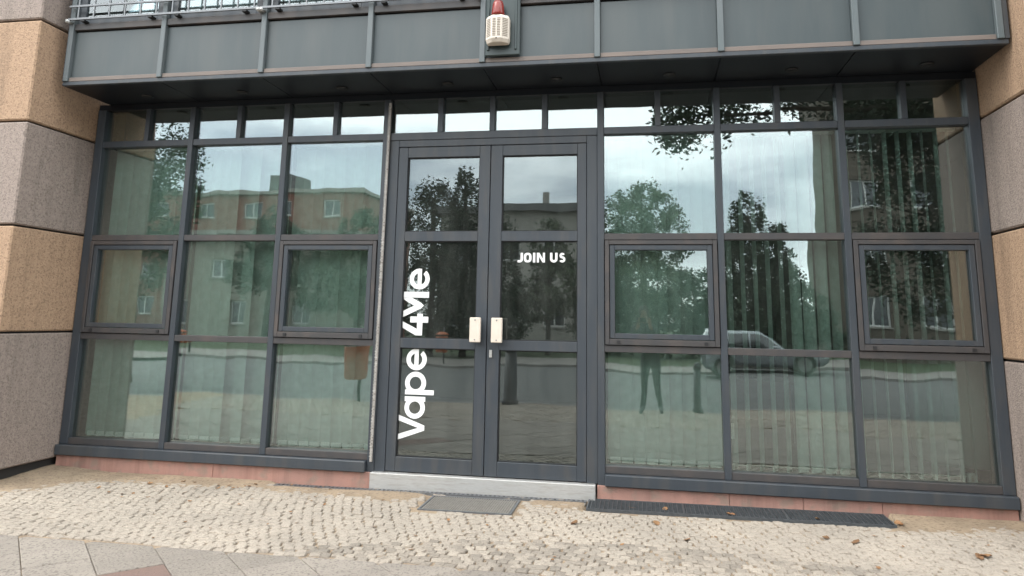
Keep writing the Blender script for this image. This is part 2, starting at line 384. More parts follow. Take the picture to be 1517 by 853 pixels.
# diagonal slabs
SE = .35; D = SE*math.sqrt(2)
def slab_poly(cx, cy):
    pts = [(cx, cy+D/2), (cx-D/2, cy), (cx, cy-D/2), (cx+D/2, cy)]
    out = []
    lim = SLAB_Y
    n = 4
    for i in range(n):
        p, q = pts[i], pts[(i+1) % n]
        if p[1] <= lim: out.append(p)
        if (p[1] <= lim) != (q[1] <= lim):
            t = (lim-p[1])/(q[1]-p[1]); out.append((p[0]+(q[0]-p[0])*t, lim))
    return out
red = {(6, 1), (8, 1), (10, 1), (5, 2), (7, 2)}
near, rest = [], []
for j in range(0, 12):
    for i in range(-10, 48):
        cx = .07 + i*D/2; cy = SLAB_Y - .03 - j*D/2
        if (i+j) % 2: continue
        if cx < -2 or cx > 10 or cy < -4.6: continue
        p = slab_poly(cx, cy)
        if len(p) < 3: continue
        (near if (0 < cx < 8.5 and cy > -3.0) else rest).append((i, j, cx, cy, p))
def slab_mb(b, cx, cy, p):
    g = .988
    q = [(cx+(x-cx)*g, cy+(y-cy)*g) for x, y in p]
    dz = rnd.uniform(-.002, .003); n = len(q); k = len(b.v)
    for x, y in q: b.v.append((x, y, gz(x, y)-.05))
    for x, y in q: b.v.append((x, y, gz(x, y)+dz))
    for x, y in q: b.v.append((cx+(x-cx)*.975, cy+(y-cy)*.975, gz(x, y)+dz+.004))
    a = sum(q[i][0]*q[(i+1) % n][1]-q[(i+1) % n][0]*q[i][1] for i in range(n))
    for lev in (0, n):
        for i in range(n):
            t = (i+1) % n; f = (k+lev+i, k+lev+t, k+lev+n+t, k+lev+n+i); b.f.append(f if a > 0 else f[::-1])
    f = tuple(range(k+2*n, k+3*n)); b.f.append(f if a > 0 else f[::-1])
for (i, j, cx, cy, p) in near:
    b = MB(); slab_mb(b, cx, cy, p)
    b.build('paving_slab', M['redslab' if ((i, j) in ((11, 3), (10, 2))) else 'slab'], pavement)
b = MB()
for (i, j, cx, cy, p) in rest: slab_mb(b, cx, cy, p)
stuff(b.build('paving_slabs', M['slab'], pavement, origin=(0, 0, 0)))

# ------------------------------------------------------------------ stone pillars
def pillar(label, x0, x1, yf, rev_x, zs, cols, z_low):
    t = thing('stone_pillar', ((x0+x1)/2, yf+.4, 0), label, 'pillar', 'pillars of stone blocks framing the shop front')
    core = MB().box(x0+.06 if rev_x == x1 else x0+.045, x1-.045 if rev_x == x1 else x1-.06, yf+.05, .5, -.1, zs[-1]-.02)
    core.build('core', M['joint'], t)
    for k in range(len(zs)-1):
        b = MB().box(x0, x1, yf, .42, zs[k]+.009, zs[k+1]-.009)
        o = b.build('stone_block', M[cols[k]], t, bevel=.012)
    return t
zs = [.075, 1.237, 2.167, 3.11, 4.075, 5.02, 5.965, 6.91, 7.855]
pillar('pillar of tan and grey stone blocks, its lowest block hovering over a dark gap', -1.75, -.07, -.82, -.07, zs, ['greystone', 'tan']*4, .1)
zs2 = [-.03, 1.187, 2.155, 3.10, 4.05, 5.0, 5.95, 6.9, 7.855]
pillar('pillar of tan and grey stone blocks rising straight from the paving beyond the long grating', 8.065, 9.8, -.82, 8.065, zs2, ['greystone', 'tan']*4, 0)
# the walls that carry on beyond the pillars
for x0, x1, lab in ((-9, -1.76, 'plain grey stone house wall set back beyond the pillar with the dark gap'), (9.81, 18, 'plain grey stone house wall set back beyond the pillar by the long grating')):
    tag(MB().box(x0, x1, -.4, .4, -.2, 7.85).build('house_wall', M['greystone']), lab, 'wall', 'walls beyond the pillars')
tag(MB().box(-9, 18, -.55, 1.2, 7.87, 13).build('unseen_upper_wall', M['greystone']), 'unseen tall grey stone house wall added above the metal bay to block skylight', 'wall')  # unseen upper mass of the house, added to block part of the sky

# ------------------------------------------------------------------ shop front
XM = [0, 1, 2, 3.0, 5.0, 6, 7, 8]
Z3, Z2, Z1, Z0, ZT = .235, 1.20, 2.143, 3.084, 3.50
sf = thing('shop_front', (4, 0, 0), 'dark grey metal shop front of glazed bays with a double door', 'shop front')
GY0, GY1 = .050, .058
HW = .027
for i, x in enumerate(XM):
    if i in (3, 4): continue
    wl, wr = HW, HW
    if i == 0: wl = .06
    if i == 7: wr = .058
    MB().box(x-wl, x+wr, 0, .13, .205, 3.44).build('mullion', M['frame'], sf, bevel=.003)
MB().box(2.985, 3.048, .0, .13, .110, 3.44).build('mullion', M['frame'], sf, bevel=.003)
MB().box(4.972, 5.030, .0, .13, .110, 3.44).build('mullion', M['frame'], sf, bevel=.003)
# dark seams against the pillars
MB().box(-.0695, -.0605, .02, .16, -.02, 3.5).build('sealing_strip', M['black'], sf)
MB().box(8.0585, 8.0645, .02, .16, -.02, 3.5).build('sealing_strip', M['black'], sf)
# top beam
MB().box(-.06, 8.058, .012, .16, 3.4405, 3.497).build('top_beam', M['soffit'], sf)
segs = [(0, 1), (1, 2), (2, 3), (5, 6), (6, 7), (7, 8)]
def bay(i): 
    a = {0: 0+HW, 1: 1+HW, 2: 2+HW, 5: 5.030, 6: 6+HW, 7: 7+HW}[i]
    b = {0: 1-HW, 1: 2-HW, 2: 2.985, 5: 6-HW, 6: 7-HW, 7: 8-HW}[i]
    return a, b
def pane(x0, x1, z0, z1, g, parent, tilt=True):
    b = MB().box(x0-.008, x1+.008, GY0, GY1, z0-.008, z1+.008)
    o = b.build('pane', g, parent)
    if tilt: o.rotation_euler = (R_(rnd.uniform(-.2, .2)), 0, R_(rnd.uniform(-.4, .4)))
    return o
for (i, j) in segs:
    x0, x1 = bay(i)
    MB().box(x0, x1, .006, .12, .205, .262).build('rail', M['frame_dusty'], sf, bevel=.003)
    MB().box(x0, x1, .006, .12, Z1-.028, Z1+.028).build('rail', M['frame_dusty'], sf, bevel=.003)
    MB().box(x0, x1, .006, .12, Z2-.028, Z2+.028).build('rail', M['frame_dusty'], sf, bevel=.003)
    MB().box(x0, x1, .006, .12, Z0-.031, Z0+.031).build('rail', M['frame'], sf, bevel=.003)
    xm = (i+j)/2 if i != 2 else 2.5
    MB().box(xm-.024, xm+.024, .008, .115, Z0+.0312, 3.440).build('mullion', M['frame'], sf, bevel=.003)
    pane(x0, xm-.024, Z0+.031, 3.44, G_pane, sf); pane(xm+.024, x1, Z0+.031, 3.44, G_pane, sf)
    pane(x0, x1, Z1+.028, Z0-.031, G_pane, sf); pane(x0, x1, .262, Z2-.028, G_pane, sf)
    if i in (1, 6): pane(x0, x1, Z2+.028, Z1-.028, G_pane, sf)
    else:
        c = bpy.data.objects.new('casement_window', None); col.objects.link(c); put(c, sf, ((x0+x1)/2, 0, Z2+.028))
        a0, a1, c0, c1 = x0+.006, x1-.006, Z2+.033, Z1-.033
        MB().frame(a0, a1, c0, c1, .036, -.012, .11, .048).build('outer_frame', M['frame_dusty'], c, bevel=.003)
        MB().frame(a0+.040, a1-.040, c0+.052, c1-.040, .042, -.004, .10).build('sash', M['frame'], c, bevel=.003)
        p = MB().box(a0+.076, a1-.076, .034, .042, c0+.088, c1-.076).build('pane', G_pane, c)
        p.rotation_euler = (R_(rnd.uniform(-.15, .15)), 0, R_(rnd.uniform(-.35, .35)))
        for xx in (a0+.11, a1-.11):
            MB().box(xx-.014, xx+.014, -.0195, -.011, c0+.012, c0+.036).build('drain_cap', M['black'], c)
# sill beams
for x0, x1 in ((-.06, 2.984), (5.0305, 8.058)):
    MB().box(x0, x1, -.052, .12, .113, .2035).build('sill_beam', M['frame'], sf, bevel=.006)
# door unit
MB().box(3.0485, 3.142, .012, .12, .118, 3.045).build('door_jamb', M['frame'], sf, bevel=.003)
MB().box(4.880, 4.9715, .012, .12, .118, 3.045).build('door_jamb', M['frame'], sf, bevel=.003)
MB().box(3.1425, 4.8795, .012, .12, 2.982, 3.045).build('door_head', M['frame'], sf, bevel=.003)
MB().box(3.0485, 4.9715, .004, .12, 3.0455, 3.115).build('rail', M['frame'], sf, bevel=.003)
prev = 3.0485
for xm in (3.53, 4.02, 4.50, None):
    x1 = 4.9715 if xm is None else xm-.025
    pane(prev, x1, 3.115, 3.44, G_pane, sf)
    if xm is not None:
        MB().box(xm-.025, xm+.025, .008, .115, 3.1152, 3.440).build('mullion', M['frame'], sf, bevel=.003); prev = xm+.025
def door(x0, x1, gx0, gx1, hx, label):
    d = bpy.data.objects.new('door', None); col.objects.link(d); put(d, sf, ((x0+x1)/2, .02, .125)); d['label'] = label
    y0, y1 = .018, .085
    MB().box(x0, gx0, y0, y1, .125, 2.978).build('stile', M['frame'], d, bevel=.003)
    MB().box(gx1, x1, y0, y1, .125, 2.978).build('stile', M['frame'], d, bevel=.003)
    for z0, z1 in ((.125, .245), (1.163, 1.247), (2.107, 2.195), (2.881, 2.978)):
        MB().box(gx0+.0004, gx1-.0004, y0+.001, y1, z0, z1).build('door_rail', M['frame'], d, bevel=.003)
    ry, rx = rnd.uniform(-.15, .15), rnd.uniform(-.12, .12)
    for z0, z1 in ((.245, 1.163), (1.247, 2.107), (2.195, 2.881)):
        MB().frame(gx0, gx1, z0, z1, .008, .036, .047).build('gasket', M['black'], d)
        p = MB().box(gx0-.004, gx1+.004, .048, .056, z0-.004, z1+.004).build('pane', G_door, d)
        p.rotation_euler = (R_(rx), 0, R_(ry))
    h = MB(); h.box(hx-.048, hx+.048, -.075, -.045, 1.228, 1.438).build('handle', M['cream'], d, bevel=.006)
    for z in (1.25, 1.416): MB().tube((hx, -.0775, z), (hx, -.0748, z), .006, 10).build('screw', M['steel'], d)
    MB().box(hx-.036, hx+.036, .012, .0175, 1.24, 1.426).build('backplate', M['steel'], d, bevel=.002)
    for z in (1.275, 1.39): MB().box(hx-.013, hx+.013, -.0455, .0118, z-.013, z+.013).build('handle_post', M['steel'], d)
    return d
dl = door(3.145, 4.010, 3.232, 3.912, 3.928, 'door leaf with white lettering running upwards')
dr = door(4.0165, 4.877, 4.124, 4.799, 4.117, 'door leaf with short white words on its middle pane')
MB().box(4.040, 4.066, .004, .019, 1.10, 1.165).build('lock_cylinder', M['alu'], dr, bevel=.003)
# lettering: (s along the reading direction, t up), the left door reads upwards
SX = 3.474
def upw(pts): return [(SX-t, s) for s, t in pts]
def ring_pts(cs, ct, ro, ri, a0, a1, n=36):
    o = [(cs+ro*math.cos(a0+(a1-a0)*i/n), ct+ro*math.sin(a0+(a1-a0)*i/n)) for i in range(n+1)]
    q = [(cs+ri*math.cos(a0+(a1-a0)*i/n), ct+ri*math.sin(a0+(a1-a0)*i/n)) for i in range(n+1)]
    return o, q
class LT:
    def __init__(s, fn, par, what): s.b = MB(); s.k = 0; s.fn = fn; s.par = par; s.what = what
    def done(s, ch):
        o = s.b.build('letter', M['white'], s.par); o['label'] = 'white vinyl character %s of the words %s' % (ch, s.what); s.b = MB()
    def poly(s, pts):
        y = .0475 - .0007*(s.k % 6); s.k += 1; s.b.prism(s.fn(pts), y-.0005, y)
    def arc(s, cs, ct, ro, ri, a0, a1, n=30):
        o, q = ring_pts(cs, ct, ro, ri, a0, a1, n); y = .0475 - .0007*(s.k % 6); s.k += 1
        for i in range(n): s.b.prism(s.fn([o[i], o[i+1], q[i+1], q[i]]), y-.0005, y)
def e_glyph(l, c, r=.093, ct=.093, w=.040):
    l.arc(c, ct, r, r-w, 0.0, R_(322)); l.poly([(c-r+.02, ct-.019), (c+r-.002, ct-.019), (c+r-.002, ct+.019), (c-r+.02, ct+.019)])
lt = LT(upw, dl, 'Vape 4Me')
lt.poly([(.375, .258), (.422, .258), (.504, .0), (.466, .0)]); lt.poly([(.598, .258), (.551, .258), (.468, .0), (.508, .0)]); lt.done('V')
lt.arc(.655, .093, .093, .052, 0, 2*PI); lt.poly([(.707, 0), (.748, 0), (.748, .186), (.707, .186)]); lt.done('a')
lt.poly([(.765, -.075), (.806, -.075), (.806, .186), (.765, .186)]); lt.arc(.864, .093, .096, .054, 0, 2*PI); lt.done('p')
e_glyph(lt, 1.065); lt.done('e')
lt.poly([(1.273, .052), (1.462, .052), (1.462, .102), (1.273, .102)])
lt.poly([(1.273, .060), (1.273, .112), (1.352, .262), (1.406, .262), (1.316, .075)])
lt.poly([(1.385, .0), (1.437, .0), (1.437, .165), (1.385, .165)]); lt.done('4')
lt.poly([(1.604, .0), (1.655, .0), (1.655, .258), (1.604, .258)])
lt.poly([(1.655, .258), (1.600, .258), (1.512, .098), (1.535, .045), (1.560, .075)])
lt.poly([(1.418, .262), (1.472, .262), (1.560, .078), (1.535, .045), (1.510, .07)]); lt.done('M')
e_glyph(lt, 1.770); lt.done('e')
def flat(pts): return [(4.267+s*.92, 1.922+t*.92) for s, t in pts]
lt = LT(flat, dr, 'JOIN US'); H = .092; Wd = .022
def rect(a, b_, c, d): lt.poly([(a, c), (b_, c), (b_, d), (a, d)])
rect(.031, .054, .026, H); lt.arc(.024, .030, .030, .007, R_(270), R_(360), 12)
lt.b.prism(flat([(.026, 0), (.003, 0.0), (.003, .021), (.026, .021)]), .0458, .0463); lt.done('J')
def stad(x0, x1, w_):                             # O: a rounded ring
    cx = (x0+x1)/2; rx = (x1-x0)/2; n = 40
    P = [(cx+rx*math.copysign(abs(math.cos(2*PI*i/n))**.8, math.cos(2*PI*i/n)), H/2+H/2*math.copysign(abs(math.sin(2*PI*i/n))**.8, math.sin(2*PI*i/n))) for i in range(n)]
    Q = [(cx+(x-cx)*(rx-w_)/rx, H/2+(y-H/2)*(H/2-.02)/(H/2)) for x, y in P]
    for i in range(n): j = (i+1) % n; lt.b.prism(flat([P[i], P[j], Q[j], Q[i]]), .0470, .0475)
stad(.062, .138, .0235); lt.done('O')
rect(.151, .174, 0, H); lt.done('I')
rect(.189, .210, 0, H); rect(.246, .267, 0, H); lt.poly([(.189, H), (.213, H), (.267, 0), (.243, 0)]); lt.done('N')
rect(.315, .338, .034, H); rect(.364, .387, .034, H); lt.arc(.351, .036, .036, .013, R_(180), R_(360), 18); lt.done('U')
lt.arc(.432, .0655, .0265, .0055, R_(28), R_(270), 18); lt.arc(.432, .0295, .0295, .0085, R_(-155), R_(90), 18)
lt.done('S')

# plinth, threshold
for x0, x1, lab, cuts in ((-.06, 3.03, 'low pink sandstone plinth under the bays between gapped pillar and door', [.05, 1.55, 3.025]), (4.955, 8.06, 'low pink sandstone plinth behind the long floor grating', [4.965, 6.0, 6.55, 7.12, 8.055])):
    t = thing('stone_plinth', ((x0+x1)/2, 0, 0), lab, 'plinth', 'pink plinths under the windows')
    if x0 < 0: cuts = [-.06]+cuts[1:]
    for a, b_ in zip(cuts[:-1], cuts[1:]):
        MB().box(a+.0015, b_-.0015, -.018, .14, -.10, .112).build('plinth_stone', M['pink'], t, bevel=.003)
tag(MB().box(3.031, 4.9535, -.045, .14, -.08, .117).build('door_threshold', M['alu'], bevel=.005), 'pale brushed metal threshold under the double door', 'threshold')

# rope light on the mullion beside the door
rl = thing('rope_light', (3.02, -.02, .2), 'thin speckled rope light running up the mullion beside the door', 'rope light')
b = MB()
def ropex(z): return 3.026+.022*(z-.25)/2.9-.0
pts = [(ropex(z/10.), -.013, z/10.) for z in range(2, 35)]
for p, q in zip(pts[:-1], pts[1:]): b.tube(p, q, .0135, 8, cap=False)
b.build('tube', M['rope'], rl, smooth=True)
b = MB(); z = .24
while z < 3.38:
    b.box(ropex(z)-.0145, ropex(z)+.0145, -.0285, -.012, z, z+.009); z += .026
stuff(b.build('diodes', mat('rope_light_segments', (.16, .13, .11), (.85, .82, .78), 60, .4), rl))

# ------------------------------------------------------------------ upper bay
ub = thing('upper_bay', (4, -.3, 3.5), 'dark grey metal bay projecting over the shop front with windows and railings', 'bay')
BX = [.083, 1.05, 2.05, 3.054, 4.056, 5.013, 5.986, 6.986, 7.985]
BL, BR, BY = .045, 8.04, -.6
# soffit panels with downlights
sx = [BL, 1.05, 2.05, 3.054, 4.056, 5.013, 5.986, 6.986, BR]
for k in range(8):
    p = MB().box(sx[k]+.004, sx[k+1]-.004, BY+.03, .2, 3.5, 3.53).build('soffit_panel', M['soffit'], ub)
    xc = (sx[k]+sx[k+1])/2 + .1
    q = MB(); q.lathe([(.052, 0), (.052, .012), (.030, .012), (.030, .004)], (xc, -.22, 3.489), 20); q.build('downlight', M['black'], p, smooth=True)
MB().box(BL, BR, BY-.012, BY+.03, 3.498, 3.535).build('edge_trim', M['frame'], ub, bevel=.004)
MB().box(BL, BR, BY+.02, .25, 3.5305, 3.56).build('floor_slab', M['joint'], ub)
for st in range(2):                                # two storeys of the bay
    zo = st*3.1
    for k in range(9):
        MB().box(BX[k]-.024, BX[k]+.024, BY-.028, BY+.06, 3.536+zo+(0 if st == 0 else .01), 6.62+zo if st == 0 else 7.85).build('mullion', M['baymullion'], ub, bevel=.004)
    for k in range(8):
        a, c = BX[k]+.0242, BX[k+1]-.0242
        MB().box(a, c, BY+.012, BY+.05, 3.575+zo, 4.025+zo).build('fascia_panel', M['panel'], ub, bevel=.003)
        MB().box(a, c, BY-.010, BY+.05, 3.536+zo+(.01 if st else 0), 3.5745+zo).build('ledge', M['ledge'], ub, bevel=.003)
        MB().box(a, c, BY-.014, BY+.05, 4.038+zo, 4.10+zo).build('rail', M['frame_dusty'], ub, bevel=.004)
        if st == 0 or k % 1 == 0:
            top = 6.45 if st == 0 else 7.6
            wdw = bpy.data.objects.new('window', None); col.objects.link(wdw); put(wdw, ub, ((a+c)/2, BY+.03, 4.10+zo))
            MB().frame(a+.005, c-.005, 4.1005+zo, top, .075, BY+.012, BY+.05).build('window_frame', M['frame'], wdw, bevel=.003)
            MB().box(a+.07, c-.07, BY+.030, BY+.036, 4.165+zo, top-.06).build('pane', G_clear, wdw)
            nc = 6; cb = MB()                       # pleated net curtain
            n = 48
            for i in range(n):
                u0, u1 = a+.02+(c-a-.04)*i/n, a+.02+(c-a-.04)*(i+1)/n
                y0_, y1_ = BY+.16+.02*math.sin(i*1.7), BY+.16+.02*math.sin((i+1)*1.7)
                cb.quad((u0, y0_, 4.11+zo), (u1, y1_, 4.11+zo), (u1, y1_, top), (u0, y0_, top))
            cb.build('net_curtain', M['winframe'], wdw, smooth=True)
            if st == 0: MB().box(a, c, BY-.010, BY+.05, 6.46, 6.60).build('rail', M['frame'], ub)
    # interior of the bay
MB().box(BL+.05, BR-.05, -.1, .1, 3.57, 7.8).build('back_panel', M['roomwall'], ub)
MB().box(BL, BL+.03, BY+.06, .2, 3.56, 7.85).build('side_panel', M['frame'], ub)
MB().box(BR-.03, BR, BY+.06, .2, 3.56, 7.85).build('side_panel', M['frame'], ub)
MB().box(BL, BL+.038, BY-.02, BY+.059, 3.536, 7.85).build('corner_post', M['frame'], ub, bevel=.004)
MB().box(BR-.030, BR+.008, BY-.02, BY+.059, 3.536, 7.85).build('corner_post', M['frame'], ub, bevel=.004)
# railings in front of the windows, each spanning two bays
for k in (0, 2, 4, 6):
    a, c = BX[k]-.01, BX[k+2]-.03
    if k == 2: c = 4.02
    if k == 4: a = 4.40
    rg = bpy.data.objects.new('railing', None); col.objects.link(rg); put(rg, ub, ((a+c)/2, BY-.07, 4.1))
    yy = BY-.062
    for z in (4.128, 4.255, 4.98):
        MB().box(a, c, yy-.009, yy+.009, z-.009, z+.009).build('rail', M['steel'], rg)
    x = a+.10
    while x < c-.03:
        MB().box(x-.006, x+.006, yy-.006, yy+.006, 4.1372, 4.9708).build('bar', M['steel'], rg); x += .163
    for x in (a+.004, c-.004):
        MB().tube((x, yy-.03, 4.105), (x, yy+.035, 4.105), .017, 12).build('bolt', M['bolt'], rg, smooth=True)
    for x in (a+.15, (a+c)/2-.12, (a+c)/2+.15, c-.15):
        MB().box(x-.022, x+.022, yy-.004, yy+.06, 4.102, 4.1185).build('bracket', M['black'], rg)

# ------------------------------------------------------------------ alarm siren
al = thing('alarm_siren', (4.2, -.66, 3.57), 'cream alarm siren with red beacon on a dark green backing plate', 'alarm')
MB().box(4.085, 4.378, -.655, -.6285, 3.575, 4.42).build('backing_plate', M['greenplate'], al, bevel=.008)
for x in (4.112, 4.345): MB().box(x-.010, x+.010, -.667, -.6552, 3.62, 4.40).build('plate_rib', M['greenplate'], al, bevel=.004)
b = MB(); pr = [(-.098, 0), (-.098, -.055), (-.040, -.105), (.040, -.105), (.098, -.055), (.098, 0)]
cx, cy = 4.203, -.668
z0, z1 = 3.655, 3.895
n = len(pr)
lo = [(cx+x*.9, cy+y*.8, z0) for x, y in pr]; l2 = [(cx+x, cy+y, z0+.03) for x, y in pr]; h2 = [(cx+x, cy+y, z1-.025) for x, y in pr]; hi = [(cx+x*.86, cy+y*.8, z1) for x, y in pr]
b.v = lo+l2+h2+hi
for k in range(3):
    for i in range(n): j = (i+1) % n; b.f.append((k*n+j, k*n+i, (k+1)*n+i, (k+1)*n+j))
b.f.append(tuple(range(n))); b.f.append(tuple(range(4*n-1, 3*n-1, -1)))
hs = b.build('siren_housing', M['siren'], al, bevel=.004)
MB().box(cx-.08, cx+.08, -.674, -.6555, 3.67, 3.88).build('mount', M['black'], al)
b = MB()
for i in range(11):
    z = z0+.05+i*.0145
    b.box(cx-.032, cx-.006, cy-.1075, cy-.104, z, z+.006); b.box(cx+.006, cx+.032, cy-.1075, cy-.104, z, z+.006)
    for s in (-1, 1):
        b.quad((cx+s*.050, cy-.099, z), (cx+s*.088, cy-.0665, z), (cx+s*.088, cy-.0665, z+.006), (cx+s*.050, cy-.099, z+.006))
stuff(b.build('louvre_slots', mat('siren_slot', (.36, .29, .22), None, 8, .7), hs))
MB().tube((cx, cy-.107, z0+.028), (cx, cy-.103, z0+.028), .006, 8).build('screw', M['black'], hs)
MB().tube((cx, cy-.080, z1-.014), (cx, cy-.092, z1-.012), .005, 8).build('screw', M['black'], hs)
b = MB(); b.lathe([(.052, 0), (.054, .02), (.046, .10), (.038, .125), (.014, .135)], (cx, cy-.045, z1+.0005), 18); b.build('beacon', M['redlens'], al, smooth=True)

# ------------------------------------------------------------------ room behind the glass
def plane_box(name, x0, x1, y0, y1, z0, z1, m_): return struct(MB().box(x0, x1, y0, y1, z0, z1).build(name, m_))
plane_box('room_floor', -.06, 9.3, .16, 6.0, -.05, .10, M['floor'])
plane_box('room_ceiling', -.06, 9.3, .2, 6.0, 3.53, 3.6, M['ceil'])
plane_box('room_back_wall', -.06, 9.3, 6.0, 6.15, -.05, 3.6, M['roomwall'])
plane_box('room_side_wall', -.2, -.065, .43, 6.15, -.05, 3.6, M['roomwall'])
plane_box('room_side_wall', 9.3, 9.45, .43, 6.15, -.05, 3.6, M['roomwall'])
for x0, x1, lab in ((.0, 2.96, 'pale inner window sill behind the bays left of the door frame'), (5.06, 8.0, 'pale inner window sill behind the bays near the white drum')):
    tag(MB().box(x0, x1, .131, .40, .195, .225).build('inner_sill', M['roomwall']), lab.replace(' left of the door frame', ' beside the rope light'), 'window sill')

# vertical blinds
SLW = .118
def slat_mesh():
    b = bmesh.new(); n = 6; zt, zb = 3.05, .27
    rows = []
    for z in (zb, zt):
        r = []
        for i in range(n+1):
            u = -1+2*i/n; r.append(b.verts.new((u*SLW/2, .017*(1-u*u), z)))
        rows.append(r)
    for i in range(n): b.faces.new((rows[0][i], rows[0][i+1], rows[1][i+1], rows[1][i]))
    me = bpy.data.meshes.new('slat'); b.to_mesh(me); b.free(); me.materials.append(M['blind'])
    for p in me.polygons: p.use_smooth = True
    return me
SM = slat_mesh()
wt = MB().box(-.045, .045, .0, .012, .255, .30)
WM = bpy.data.meshes.new('slat_weight'); WM.from_pydata(wt.v, [], wt.f); WM.materials.append(M['white'])
def blind(x0, x1, label, ang, skip=()):
    t = thing('vertical_blind', ((x0+x1)/2, .22, .25), label, 'blind', 'vertical blinds behind the shop windows')
    MB().box(x0, x1, .185, .235, 3.052, 3.09).build('headrail', M['white'], t)
    n = int(round((x1-x0)/.107)); 
    for i in range(n):
        if i in skip: continue
        x = x0+.055+i*(x1-x0-.11)/(n-1)
        o = bpy.data.objects.new('slat', SM); col.objects.link(o); put(o, t, (x, .21, 0))
        a = ang(i/(n-1)) + rnd.uniform(-13, 13)
        o.rotation_euler = (R_(rnd.uniform(-.12, .12)), R_(rnd.uniform(-.15, .15)), R_(a))
        q = bpy.data.objects.new('slat_weight', WM); col.objects.link(q); put(q, o, WORG[o])
    b = MB()
    b.tube((x0+.06, .215, .285), (x1-.06, .215, .285), .0025, 6); b.build('bottom_chain', M['white'], t)
    return t
blind(.05, .98, 'closed pale green blind in the bay beside the pillar with the dark gap', lambda u: 36-24*u)
blind(1.03, 1.98, 'pale blind with two narrow dark gaps between its slats', lambda u: 62 if .38 < u < .52 or .7 < u < .8 else 16)
blind(2.03, 2.97, 'flat closed pale green blind beside the rope light', lambda u: 7)
blind(5.05, 5.98, 'closed green blind with fine dark slat lines beside the double door', lambda u: 9)
bl5 = blind(6.03, 6.98, 'half open blind with a hanging cord and wide dark gaps', lambda u: 74-52*min(1, max(0, (u-.25)*1.7)))
blind(7.03, 7.94, 'wide open blind with edge-on slats in front of the white drum', lambda u: 80)
b = MB(); b.tube((6.06, .15, .62), (6.06, .15, 3.0), .004, 6); b.build('cord', M['winframe'], bl5)
b = MB(); b.tube((6.06, .15, .50), (6.06, .15, .62), .013, 10); b.build('cord_weight', M['white'], bl5)

# things standing in the room
dr_ = thing('white_drum', (8.0, .95, .1), 'large white drum shaped container standing behind the open blind', 'container')
b = MB(); b.lathe([(.36, .19), (.40, .22), (.41, .65), (.40, 1.02), (.36, 1.06), (.30, 1.06)], (8.07, .88, .1), 40); b.build('body', M['drum'], dr_, smooth=True)
b = MB(); b.lathe([(.25, 0), (.25, .189)], (8.07, .88, .1005), 24); b.build('base', M['black'], dr_)
pb = thing('plug_box', (7.86, .3, .225), 'small white plug box lying on the inner sill at the corner', 'plug')
MB().box(7.845, 7.90, .27, .31, .2255, .30).build('case', M['white'], pb, bevel=.004)
MB().box(7.862, 7.882, .262, .2695, .24, .285).build('socket', M['cream'], pb)
def desk(x, y, lab):
    t = thing('desk', (x, y, .1), lab, 'desk')
    MB().box(x-.8, x+.8, y-.4, y+.4, .80, .83).build('desk_top', M['wood'], t, bevel=.004)
    for sx_ in (-.74, .74):
        for sy_ in (-.34, .34): MB().box(x+sx_-.025, x+sx_+.025, y+sy_-.025, y+sy_+.025, .1005, .80).build('leg', M['steel'], t)
    MB().box(x-.7, x+.7, y+.35, y+.365, .35, .79).build('modesty_panel', M['wood'], t)
desk(6.3, 2.4, 'brown laminate desk standing in the room behind the half open blind')
mo = thing('monitor', (6.5, 2.4, .83), 'black computer monitor standing on the brown desk', 'monitor')
MB().box(6.2, 6.8, 2.38, 2.41, .95, 1.32).build('screen', M['phone'], mo, bevel=.005)
MB().box(6.47, 6.53, 2.411, 2.44, .84, 1.1).build('stand', M['phone'], mo)
MB().box(6.38, 6.62, 2.32, 2.50, .8305, .842).build('foot', M['phone'], mo)

# ------------------------------------------------------------------ floor metalwork
t = thing('foot_scraper', (4, -.37, 0), 'ribbed grey foot scraper mat let into the setts before the door', 'foot scraper')
def gbox(b, x0, x1, y0, y1, d0, d1):
    k = len(b.v)
    for dz in (d0, d1):
        for x, y in ((x0, y0), (x1, y0), (x1, y1), (x0, y1)): b.v.append((x, y, gz(x, y)+dz))
    b.f += [tuple(k+i for i in q) for q in ((3,2,1,0),(4,5,6,7),(0,1,5,4),(1,2,6,5),(2,3,7,6),(3,0,4,7))]
b = MB(); gbox(b, SCR[0]+.02, SCR[1]-.02, SCR[2]+.02, SCR[3]-.02, -.04, -.004); b.build('tray', M['mat'], t)
b = MB()
for x0, x1, y0, y1 in ((SCR[0], SCR[1], SCR[2], SCR[2]+.018), (SCR[0], SCR[1], SCR[3]-.018, SCR[3]), (SCR[0], SCR[0]+.018, SCR[2]+.0185, SCR[3]-.0185), (SCR[1]-.018, SCR[1], SCR[2]+.0185, SCR[3]-.0185)):
    gbox(b, x0, x1, y0, y1, -.04, .003)
b.build('frame', M['steel'], t)
b = MB(); x = SCR[0]+.03
while x < SCR[1]-.03: gbox(b, x, x+.009, SCR[2]+.02, SCR[3]-.02, -.004, .002); x += .019
stuff(b.build('ribs', M['mat'], t))
t = thing('floor_grating', (6, -.18, 0), 'long dark metal grating over the light well along the pink plinth', 'grating')
b = MB()
for x0, x1, y0, y1 in ((GRT[0], GRT[1], GRT[2], GRT[2]+.012), (GRT[0], GRT[1], GRT[3]-.012, GRT[3]), (GRT[0], GRT[0]+.012, GRT[2]+.0125, GRT[3]-.0125), (GRT[1]-.012, GRT[1], GRT[2]+.0125, GRT[3]-.0125), (5.63, 5.645, GRT[2]+.0125, GRT[3]-.0125), (6.38, 6.395, GRT[2]+.0125, GRT[3]-.0125)):
    gbox(b, x0, x1, y0, y1, -.03, .014)
b.build('frame', M['grating'], t)
b = MB(); x = GRT[0]+.03
